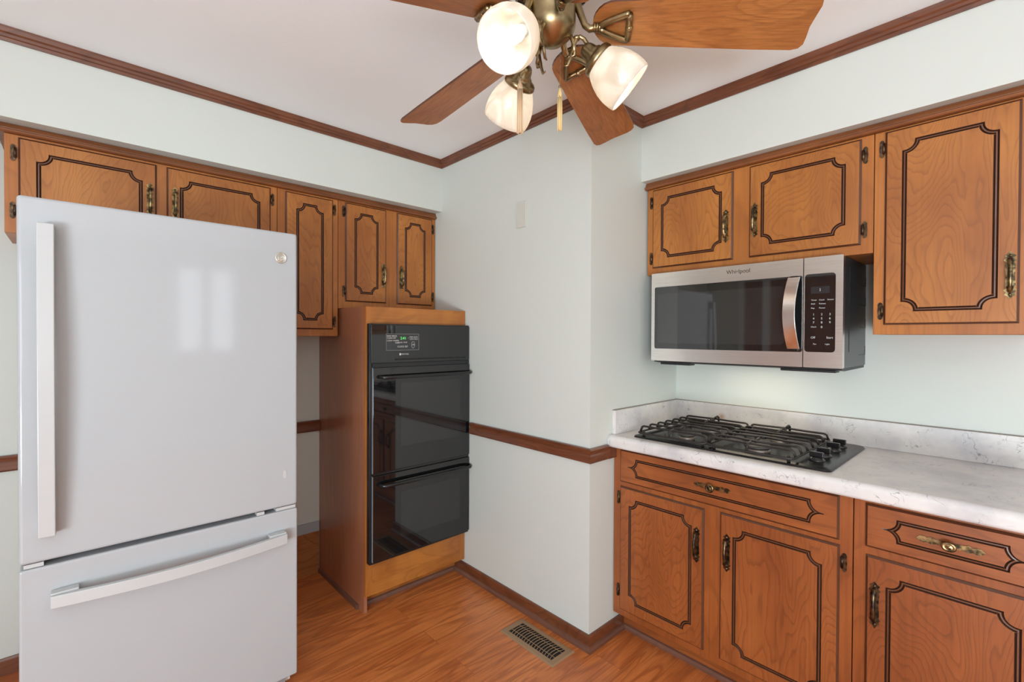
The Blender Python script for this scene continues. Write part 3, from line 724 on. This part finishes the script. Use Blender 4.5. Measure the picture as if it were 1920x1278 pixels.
    for i, s in enumerate(('Off', '', 'Start')):
        if s: text_mesh('button', s, .011, 'print', cp, (px+i*.025, F+.0008, .128), (PI/2, 0, 0), .0002)
    text_mesh('button', '1', .016, 'print', cp, (dw+.052, F+.0006, .305), (PI/2, 0, 0), .0002)
    text_mesh('button', 'Fan', .0075, 'print', cp, (px+.008, F+.0008, .104), (PI/2, 0, 0), .0002)
    text_mesh('button', 'Light', .0075, 'print', cp, (px+.046, F+.0008, .104), (PI/2, 0, 0), .0002)
    b = MB(); b.box(.33, .45, -.26, -.20, .0015, .005, 'lens'); b.build('under_lamp', t)
    for p, q in ((.02, .17), (w-.22, w-.03)):
        b = MB(); b.box(p, q, -Dp+.05, -Dp+.10, -.004, .006, 'black_matte'); b.build('grease_filter', t, .003, 2)
microwave()

# ------------------------------------------------------------------ wall oven and its cabinet
def oven():
    xl, xr = -.608, -.005; yf = -.600
    t = thing('oven_cabinet', 'tall brown wooden cabinet housing the black wall oven', 'cabinet', (xl, 0, 0))
    w = xr-xl
    b = MB(); b.box(0, .018, yf+.019, -.001, .0, 1.5165, 'panel')
    o = b.build('side_panel', t)
    # notch for the toe space is left by the frame standing off the floor
    b = MB(); b.box(.0185, w, -.02, -.001, .095, 1.5165, 'frame'); b.box(w-.018, w, yf+.0195, -.021, .095, 1.5165, 'frame'); b.box(.0185, w-.0185, yf+.0195, -.021, 1.4985, 1.5165, 'frame'); b.box(.0185, w-.0185, yf+.0195, -.021, .225, .243, 'frame'); b.build('carcass', t)
    b = MB()
    b.box(0, .030, yf, yf+.0188, .088, 1.5165, 'frame'); b.box(w-.030, w, yf, yf+.0188, .088, 1.5165, 'frame')
    b.box(.030, w-.030, yf+.0003, yf+.0188, 1.422, 1.5165, 'cab_h'); b.box(.030, w-.030, yf+.0003, yf+.0188, .088, .270, 'cab_h')
    b.build('face_frame', t)
    b = MB(); b.box(.036, w-.036, yf-.0035, yf, .146, .240, 'cab_h'); b.build('lower_panel', t, .003, 2)
    b = MB(); b.box(.0185, w, -.515, -.50, 0, .0875, 'cab_h'); b.build('toe_kick', t)
    b = MB(); b.sweep(SHOE, (-.012, -.515, 0), (w-.02, -.515, 0), (0, -1, 0), 'shoe'); b.build('front_shoe_moulding', t)
    b = MB(); b.sweep(SHOE, (0, -.527, 0), (0, -.012, 0), (-1, 0, 0), 'shoe_y'); b.build('side_shoe_moulding', t)
    # oven
    ow = .602; x0 = -.6035; z0 = .255
    t = thing('wall_oven', 'black built-in double wall oven with digital control panel', 'oven', (x0, yf-.0005, z0))
    b = MB(); b.box(.028, ow-.03, .001, .50, .015, 1.170, 'black_matte'); b.build('oven_box', t)
    b = MB(); b.box(0, ow, -.032, 0, 0, 1.178, 'black'); b.build('trim_frame', t, .002, 2)
    FY = -.040
    b = MB(); b.box(.004, ow-.003, FY, -.0325, .985, 1.172, 'oven_glass'); cp = b.build('control_panel', t, .002, 2)
    b = MB(); b.prism(rrect(.082, .268, 1.046, 1.128, .006), .001, 'panel_glass', 'y', FY-.0011)
    for p, q, r_, s in ((.082, .268, 1.127, 1.1285), (.082, .268, 1.0455, 1.047), (.0815, .083, 1.046, 1.128), (.267, .2685, 1.046, 1.128)): b.box(p, q, FY-.0016, FY-.001, r_, s, 'print_dim')
    ds = b.build('display', cp)
    def tx(s, x, z, size, m='print'): text_mesh('marking', s, size, m, ds, (x, FY-.0014, z), (PI/2, 0, 0), .0002)
    tx('BAKE BROIL', .086, 1.117, .0105); tx('CLEAN OFF', .086, 1.107, .0095); tx('CONV WARM', .086, 1.094, .0105); tx('TIMER', .130, 1.083, .009)
    tx('2:41', .160, 1.106, .020, 'green_led'); tx('COOK  STOP', .146, 1.085, .009); tx('CLOCK SET', .144, 1.064, .0115)
    tx('TIME AUTO', .212, 1.112, .0095); tx('LOW HIGH', .214, 1.102, .0095); tx('<', .204, 1.107, .010)
    b = MB(); b.tube([(.234+.009*math.cos(a*PI/8), FY-.0014, 1.073+.017*math.sin(a*PI/8)) for a in range(16)], .0006, 'print', 5, closed=True); b.build('marking', ds); tx('ON', .228, 1.073, .009)
    text_mesh('logo', 'MAYTAG', .0105, 'print', cp, (.166, FY-.0012, 1.0255), (PI/2, 0, 0), .0003)
    b = MB(); b.box(.156, .164, FY-.0014, FY-.0004, 1.020, 1.031, 'print'); b.build('logo', cp)
    b = MB(); b.box(.13, ow-.03, FY-.001, FY-.0002, .996, 1.004, 'vent'); b.build('vent_slot', cp)
    def odoor(za, zb_, wz0, wz1, hz):
        b = MB(); b.box(.012, ow-.003, FY-.004, -.0325, za, zb_, 'oven_glass'); d = b.build('oven_door', t, .0025, 2)
        b = MB(); b.prism(rrect(.16, ow-.07, wz0, wz1, .012), .0006, 'oven_window', 'y', FY-.0047); b.build('window', d)
        b = MB(); pth = [(.045, FY-.004, hz+.004), (.048, FY-.022, hz+.001), (.062, FY-.036, hz), (.10, FY-.040, hz)]+[(.10+(ow-.15)*i/8, FY-.040, hz) for i in range(1, 8)]+[(ow-.045, FY-.040, hz), (ow-.022, FY-.036, hz), (ow-.010, FY-.022, hz+.001), (ow-.008, FY-.004, hz+.003)]
        b.tube(pth, .0088, 'black', 12); b.build('handle', d)
        b = MB(); b.box(.0105, .0118, FY-.0035, -.034, za, zb_, 'print_dim'); b.build('edge_strip', d)
    odoor(.447, .962, .56, .88, .915)
    odoor(.014, .432, .10, .33, .385)
    b = MB(); b.box(.012, ow-.004, -.039, -.0325, .965, .981, 'black'); b.build('vent_trim', t)
    b = MB(); b.box(.012, ow-.004, -.036, -.0325, .434, .445, 'black'); b.build('vent_trim', t)
oven()

# ------------------------------------------------------------------ refrigerator
def fridge():
    x0, x1, yf = -1.7655, -1.0265, -.900; w = x1-x0
    t = thing('refrigerator', 'white bottom-freezer refrigerator with two bar handles', 'refrigerator', (x0, yf, 0))
    b = MB(); b.box(.004, w-.004, .070, .80, .02, 1.735, 'fridge_body'); b.build('cabinet_body', t, .004, 2)
    b = MB(); b.box(.02, w-.02, .064, .0695, .10, 1.72, 'gasket'); b.build('gasket', t)
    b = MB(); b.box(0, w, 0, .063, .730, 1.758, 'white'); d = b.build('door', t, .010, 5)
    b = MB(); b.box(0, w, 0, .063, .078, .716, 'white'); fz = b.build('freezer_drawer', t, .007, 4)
    b = MB(); b.box(.03, w-.03, .05, .10, .012, .074, 'gasket'); b.build('toe_grille', t)
    b = MB()
    for x in (.05, w-.05): b.box(x-.02, x+.02, .1, .14, 0, .02, 'gasket'); b.box(x-.02, x+.02, .7, .74, 0, .02, 'gasket')
    b.build('foot', t)
    # vertical handle: slim bowed strap on two blocks
    b = MB(); N = 20; v = []
    za, zb_ = .808, 1.682; xa, xb = .0400, .0760
    for i in range(N+1):
        f = i/N; z = za+(zb_-za)*f; y = -.038-.016*math.sin(PI*f)
        v += [(xa, y, z), (xb, y, z), (xb, y+.017, z), (xa, y+.017, z)]
    fs = []
    for i in range(N):
        for k in range(4): fs.append((4*i+k, 4*i+(k+1) % 4, 4*i+4+(k+1) % 4, 4*i+4+k))
    fs += [(0, 1, 2, 3), (4*N, 4*N+1, 4*N+2, 4*N+3)]
    b.add(v, fs, 'white_handle')
    b.box(xa, xb, -.030, 0, za, za+.055, 'white_handle'); b.box(xa, xb, -.030, 0, zb_-.055, zb_, 'white_handle')
    b.build('handle', d, .003, 2)
    # horizontal handle of the drawer
    b = MB(); v = []; xa, xb = .064, .692; za, zb_ = .604, .640
    for i in range(N+1):
        f = i/N; x = xa+(xb-xa)*f; y = -.040-.026*math.sin(PI*f); dz = -.004*math.sin(PI*f)
        v += [(x, y, za+dz), (x, y, zb_+dz), (x, y+.018, zb_+dz), (x, y+.018, za+dz)]
    b.add(v, fs, 'white_handle')
    for p, q in ((xa, xa+.06), (xb-.06, xb)): b.box(p, q, -.030, 0, za, zb_+.004, 'white_handle')
    b.build('handle', fz, .003, 2)
    # round badge with a curled monogram
    b = MB(); mt = Matrix.Translation((-1.0855-x0, 0, 1.6615)) @ Matrix.Rotation(PI/2, 4, 'X')
    b.lathe([(.0205, 0), (.0205, .002), (.0185, .0034), (.0165, .0024), (.0, .0024)], 'silver', 32, mt)
    def ring(cx, cz, r, a0, a1, rr=.0008):
        p = [(-1.0855-x0+cx+r*math.cos(math.radians(a0+(a1-a0)*i/14)), -.0028, 1.6615+cz+r*math.sin(math.radians(a0+(a1-a0)*i/14))) for i in range(15)]
        b.tube(p, rr, 'silver', 6)
    ring(-.004, .001, .0065, 40, 330); ring(.005, .0035, .004, 60, 300); ring(.005, -.0035, .0042, 60, 300); ring(0, 0, .0125, 200, 300); ring(0, 0, .0125, 20, 120); ring(-.003, -.002, .003, 0, 300)
    b.build('badge', d)
    b = MB(); b.prism(rrect(-1.073-.006-x0, -1.073+.006-x0, .838, .868, .0055), .002, 'white_handle', 'y', -.002); b.build('plug_button', d, .001, 2)
    b = MB(); b.box(w-.075, w-.006, .006, .05, .7175, .7285, 'white_handle'); b.box(w-.14, w-.115, .004, .03, .7175, .7285, 'white_handle'); b.build('hinge', t)
    b = MB(); b.box(.01, .05, .006, .05, .7175, .7285, 'white_handle'); b.build('hinge_cap', t)
fridge()

# ------------------------------------------------------------------ ceiling fan with lamps
def fan():
    cx, cy = -.7495, -1.9492
    t = thing('ceiling_fan', 'antique brass ceiling fan with wooden blades and three lit glass shades', 'ceiling fan', (cx, cy, 0))
    t.location = (cx, cy, 2.115); O = 2.115
    b = MB(); b.lathe([(.055, 2.232-O), (.070, 2.236-O), (.098, 2.252-O), (.108, 2.27-O), (.110, 2.30-O), (.104, 2.335-O), (.085, 2.35-O), (.060, 2.36-O)], 'brass', 48)
    b.build('motor_housing', t)
    b = MB()
    for k in range(30):
        a = 2*PI*k/30; q = Matrix.Rotation(a, 4, 'Z')
        p = [q @ Vector((.074, 0, 2.2368-O)), q @ Vector((.092, 0, 2.2470-O))]
        b.tube(p, .0022, 'vent', 6)
    b.build('vent_slot', t)
    b = MB(); b.lathe([(.060, 2.36-O), (.072, 2.37-O), (.078, 2.40-O), (.080, 2.4395-O)], 'brass', 40); b.build('canopy', t)
    b = MB(); b.lathe([(.056, 2.240-O), (.061, 2.236-O), (.0615, 2.206-O), (.0600, 2.204-O), (.0605, 2.168-O), (.058, 2.156-O), (.050, 2.143-O), (.030, 2.125-O), (.012, 2.1155-O), (0, 2.1135-O)], 'brass', 40)
    b.build('switch_housing', t)
    b = MB(); b.box(-.0618, -.059, -.006, .006, 2.186-O, 2.196-O, 'vent'); o = b.build('reverse_switch', t); o.rotation_euler = (0, 0, math.radians(70))
    # blades
    phi = -1.04; tau = -.2449; dr = .0944; R = .612
    for a in (93, 21, -51, -123, 165):
        A = math.radians(a+phi)
        rot = Matrix.Rotation(A, 4, 'Z')
        # local frame: x outwards, y sideways; pitched round x, drooping with x
        pit = Matrix.Rotation(tau, 4, 'X')
        def T(x, y, z):
            v = pit @ Vector((0, y, z)); return rot @ Vector((x, v.y, 2.1538-O-dr*(x-.2)+v.z))
        out = []
        r0 = .103
        for i in range(13):
            q = PI/2+PI*i/12; out.append((r0+.055+.055*math.cos(q), .062*math.sin(q)))
        # lower edge (-y), tip, upper edge (+y)
        tip = [(.30, -.068), (.50, -.0755), (R-.030, -.077), (R-.012, -.073), (R-.002, -.062), (R+.002, -.045), (R+.000, -.02), (R-.002, .01), (R+.002, .04), (R+.003, .060), (R-.004, .072), (R-.020, .077), (.50, .0755), (.30, .068)]
        pts = out+tip; n = len(pts); b = MB()
        lo = [T(x, y, -.003) for x, y in pts]; hi = [T(x, y, .003) for x, y in pts]
        tri = tessellate_polygon([[Vector((x, y, 0)) for x, y in pts]])
        me_v = lo+hi
        bl = thing_part = MB(); bl.add(lo, tri, 'blade'); bl.add(hi, tri, 'blade'); bl.add(me_v, [(i, (i+1) % n, n+(i+1) % n, n+i) for i in range(n)], 'lip')
        # keep object coordinates along the blade so that the grain follows it
        ob = bl.build('blade', t); inv = rot.inverted(); ob.data.transform(inv); ob.rotation_euler = (0, 0, A)
        ir = MB()
        P_ = lambda x, y, z=-.010: inv @ T(x, y, z)
        q0 = [Vector((.050, 0, 2.238-O)), Vector((.064, 0, 2.215-O)), Vector((.074, 0, 2.185-O)), Vector((.084, 0, 2.160-O)), Vector((.096, 0, 2.150-O)), P_(.112, 0, -.012)]
        ir.tube(q0, [.010, .010, .009, .0085, .009, .0085], 'brass', 12)
        for xx in (.108, .114, .120): ir.tube([P_(xx-.0022, 0, -.012), P_(xx+.0022, 0, -.012)], .0115, 'brass', 14)
        for sg in (1, -1):
            ir.tube([P_(.120+.064*q, sg*(.003+.033*(q**.75)), -.012) for q in [k_/8 for k_ in range(9)]]+[P_(.191, sg*.0375, -.012)], [.0078]*9+[.0085], 'brass', 10)
        ir.tube([P_(.190, .0365, -.012), P_(.191, .018, -.012), P_(.1915, 0, -.012), P_(.191, -.018, -.012), P_(.190, -.0365, -.012)], [.0088, .0078, .0082, .0078, .0088], 'brass', 10)
        ir.lathe([(0, -.010), (.007, -.008), (.010, 0), (.007, .008), (0, .010)], 'brass', 12, Matrix.Translation(P_(.192, 0, -.013)))
        
        io = ir.build('blade_iron', t); io.rotation_euler = (0, 0, A)
    # lamps
    rn, zn, be = .110, 2.0995, .862
    off = Vector((-.011, .008, 0))
    for a in (-30, 90, -150):
        A = math.radians(a-12.515); e_ = Vector((math.cos(A), math.sin(A), 0)); sd = Vector((-math.sin(A), math.cos(A), 0))
        ax = (e_*math.sin(be)-Vector((0, 0, 1))*math.cos(be)).normalized()
        N = off+e_*rn+Vector((0, 0, zn-O))
        mt = Matrix.Translation(N) @ ax.to_track_quat('Z', 'Y').to_matrix().to_4x4()
        # arm: scroll out of the housing, over and down into the fitter
        b = MB()
        def Q(r, z): return e_*r+Vector((0, 0, z-O))+off*min(1, max(0, (r-.05)/.05))
        b.tube([Q(.045, 2.150), Q(.056, 2.128), Q(.062, 2.104), Q(.060, 2.092), Q(.052, 2.090), Q(.048, 2.098)], [.0055, .0055, .005, .0045, .004, .003], 'brass', 10)
        b.tube([Q(.061, 2.100), Q(.058, 2.118), Q(.066, 2.134), Q(.080, 2.140), Q(.094, 2.134), Q(.104, 2.120), N-ax*.008], .0055, 'brass', 10)
        b.lathe([(0, -.006), (.008, -.004), (.009, 0), (.008, .004), (0, .006)], 'brass', 12, Matrix.Translation(Q(.068, 2.136)))
        b.tube([Q(.056, 2.125), Q(.048, 2.085), Q(.040, 2.066), Q(.030, 2.066)], [.004, .004, .0035, .002], 'brass', 8)
        b.build('lamp_arm', t)
        b = MB(); b.lathe([(0, -.022), (.012, -.021), (.017, -.016), (.020, -.008), (.022, .004), (.028, .010), (.027, .013), (.038, .018), (.043, .023), (.0445, .032), (.0425, .036), (.040, .036)], 'brass', 32, mt); b.build('lamp_fitter', t)
        b = MB(); pr = [(.014, .0215), (.034, .023), (.038, .030), (.0475, .045), (.0565, .062), (.0635, .082), (.0670, .102), (.0670, .122), (.0650, .136)]
        inn = [(r-.003, h+(.003 if h < .025 else 0)) for r, h in pr[::-1]]
        b.lathe(pr+[(.0638, .1375)]+inn, 'shade', 48, mt); b.build('lamp_shade', t)
        b = MB(); b.lathe([(.013, .010), (.013, .034), (.010, .036)], 'white_trim', 20, mt)
        bo = b.build('bulb_socket', t)
        b = MB(); b.lathe([(.0095, .036), (.015, .046), (.0175, .060), (.0175, .088), (.014, .102), (.007, .110), (0, .112)], 'bulb', 20, mt); b.build('bulb', t)
        ld = bpy.data.lights.new('bulb_light', 'POINT'); ld.energy = .5; ld.color = (1, .86, .66); ld.shadow_soft_size = .012
        lo_ = bpy.data.objects.new('bulb_light', ld); C.objects.link(lo_); lo_.parent = t; lo_.location = mt @ Vector((0, 0, .122))
    # pull chains with tassels
    def chain(px, py, ztop, zt, zb_, m, nst, rad, splay):
        b = MB(); n = int((ztop-zt)/.0042)
        for i in range(n): b.lathe([(0, -.0016), (.0014, -.0008), (.0014, .0008), (0, .0016)], 'brass', 6, Matrix.Translation((px-cx, py-cy, ztop-O-i*.0042)))
        b.tube([(px-cx, py-cy, ztop-O), (px-cx, py-cy, zt-O)], .0004, 'brass', 4)
        c = b.build('pull_chain', t)
        b = MB(); b.lathe([(0, .010), (.004, .008), (.0045, 0), (rad*.8, -.004), (rad*.85, -.014), (rad*.8, -.016)], m, 14, Matrix.Translation((px-cx, py-cy, zt-O)))
        b.tube([(px-cx+.005*math.cos(q*PI/6), py-cy, zt-O+.012+.005*math.sin(q*PI/6)) for q in range(12)], .0009, 'brass', 5, closed=True)
        for k in range(nst):
            a = 2*PI*k/nst; rr = rad*(.75 if k % 2 else .45); ln = zb_+random.uniform(-.002, .006)
            pts = [(px-cx+rr*math.cos(a), py-cy+rr*math.sin(a), zt-.012-O), (px-cx+rr*1.1*math.cos(a), py-cy+rr*1.1*math.sin(a), (zt+zb_)/2-O), (px-cx+rr*splay*math.cos(a), py-cy+rr*splay*math.sin(a), ln-O)]
            b.tube(pts, .0013, m, 6)
        b.build('tassel', c)
    chain(-.784, -1.868, 2.150, 2.040, 1.910, 'tassel_beige', 16, .009, 1.25)
    chain(-.669, -1.906, 2.150, 2.045, 1.938, 'tassel_yellow', 12, .0075, 1.0)
fan()

# ------------------------------------------------------------------ floor register, blank wall plate
def register():
    x0, x1, y0, y1 = -.200, -.055, -1.466, -1.136
    t = thing('floor_register', 'tan slotted metal floor register beside the baseboard', 'floor vent', ((x0+x1)/2, (y0+y1)/2, 0))
    hx, hy = (x1-x0)/2, (y1-y0)/2; ix, iy = hx-.026, hy-.030
    b = MB(); lo = [(-hx, -hy), (hx, -hy), (hx, hy), (-hx, hy)]; m1 = [(-hx+.006, -hy+.006), (hx-.006, -hy+.006), (hx-.006, hy-.006), (-hx+.006, hy-.006)]; inn = [(-ix, -iy), (ix, -iy), (ix, iy), (-ix, iy)]
    lv = [[(a, c, .0003) for a, c in lo], [(a, c, .005) for a, c in m1], [(a, c, .005) for a, c in inn], [(a, c, .001) for a, c in inn]]
    for k in range(3): b.add(lv[k]+lv[k+1], [(i, (i+1) % 4, 4+(i+1) % 4, 4+i) for i in range(4)], 'register')
    b.build('frame', t)
    b = MB(); b.box(-ix, ix, -iy, iy, .0004, .0010, 'vent'); b.build('duct_shadow', t)
    b = MB(); n = 17
    for i in range(1, n):
        y = -iy+2*iy*i/n
        b.tube([(-ix, y-.006, .0030), (-ix*.5, y+.002, .0032), (0, y+.004, .0032), (ix*.5, y+.002, .0032), (ix, y-.006, .0030)], .0016, 'register', 6)
    for x in (-ix*.5, ix*.5): b.box(x-.0011, x+.0011, -iy, iy, .0024, .0042, 'register')
    b.build('grille', t)
register()
def plate():
    t = thing('wall_plate', 'ivory blank wall plate with two screws high on the wall', 'wall plate', (0, -1.061, 1.985), 0)
    b = MB(); b.box(-.006, -.0004, -.036, .036, -.066, .066, 'plate'); b.build('plate', t, .003, 3)
    for z in (-.045, .045):
        b = MB(); b.lathe([(.0035, 0), (.003, .0012), (0, .0014)], 'plate', 12, Matrix.Translation((-.006, 0, z)) @ Matrix.Rotation(-PI/2, 4, 'Y')); b.build('screw', t)
plate()
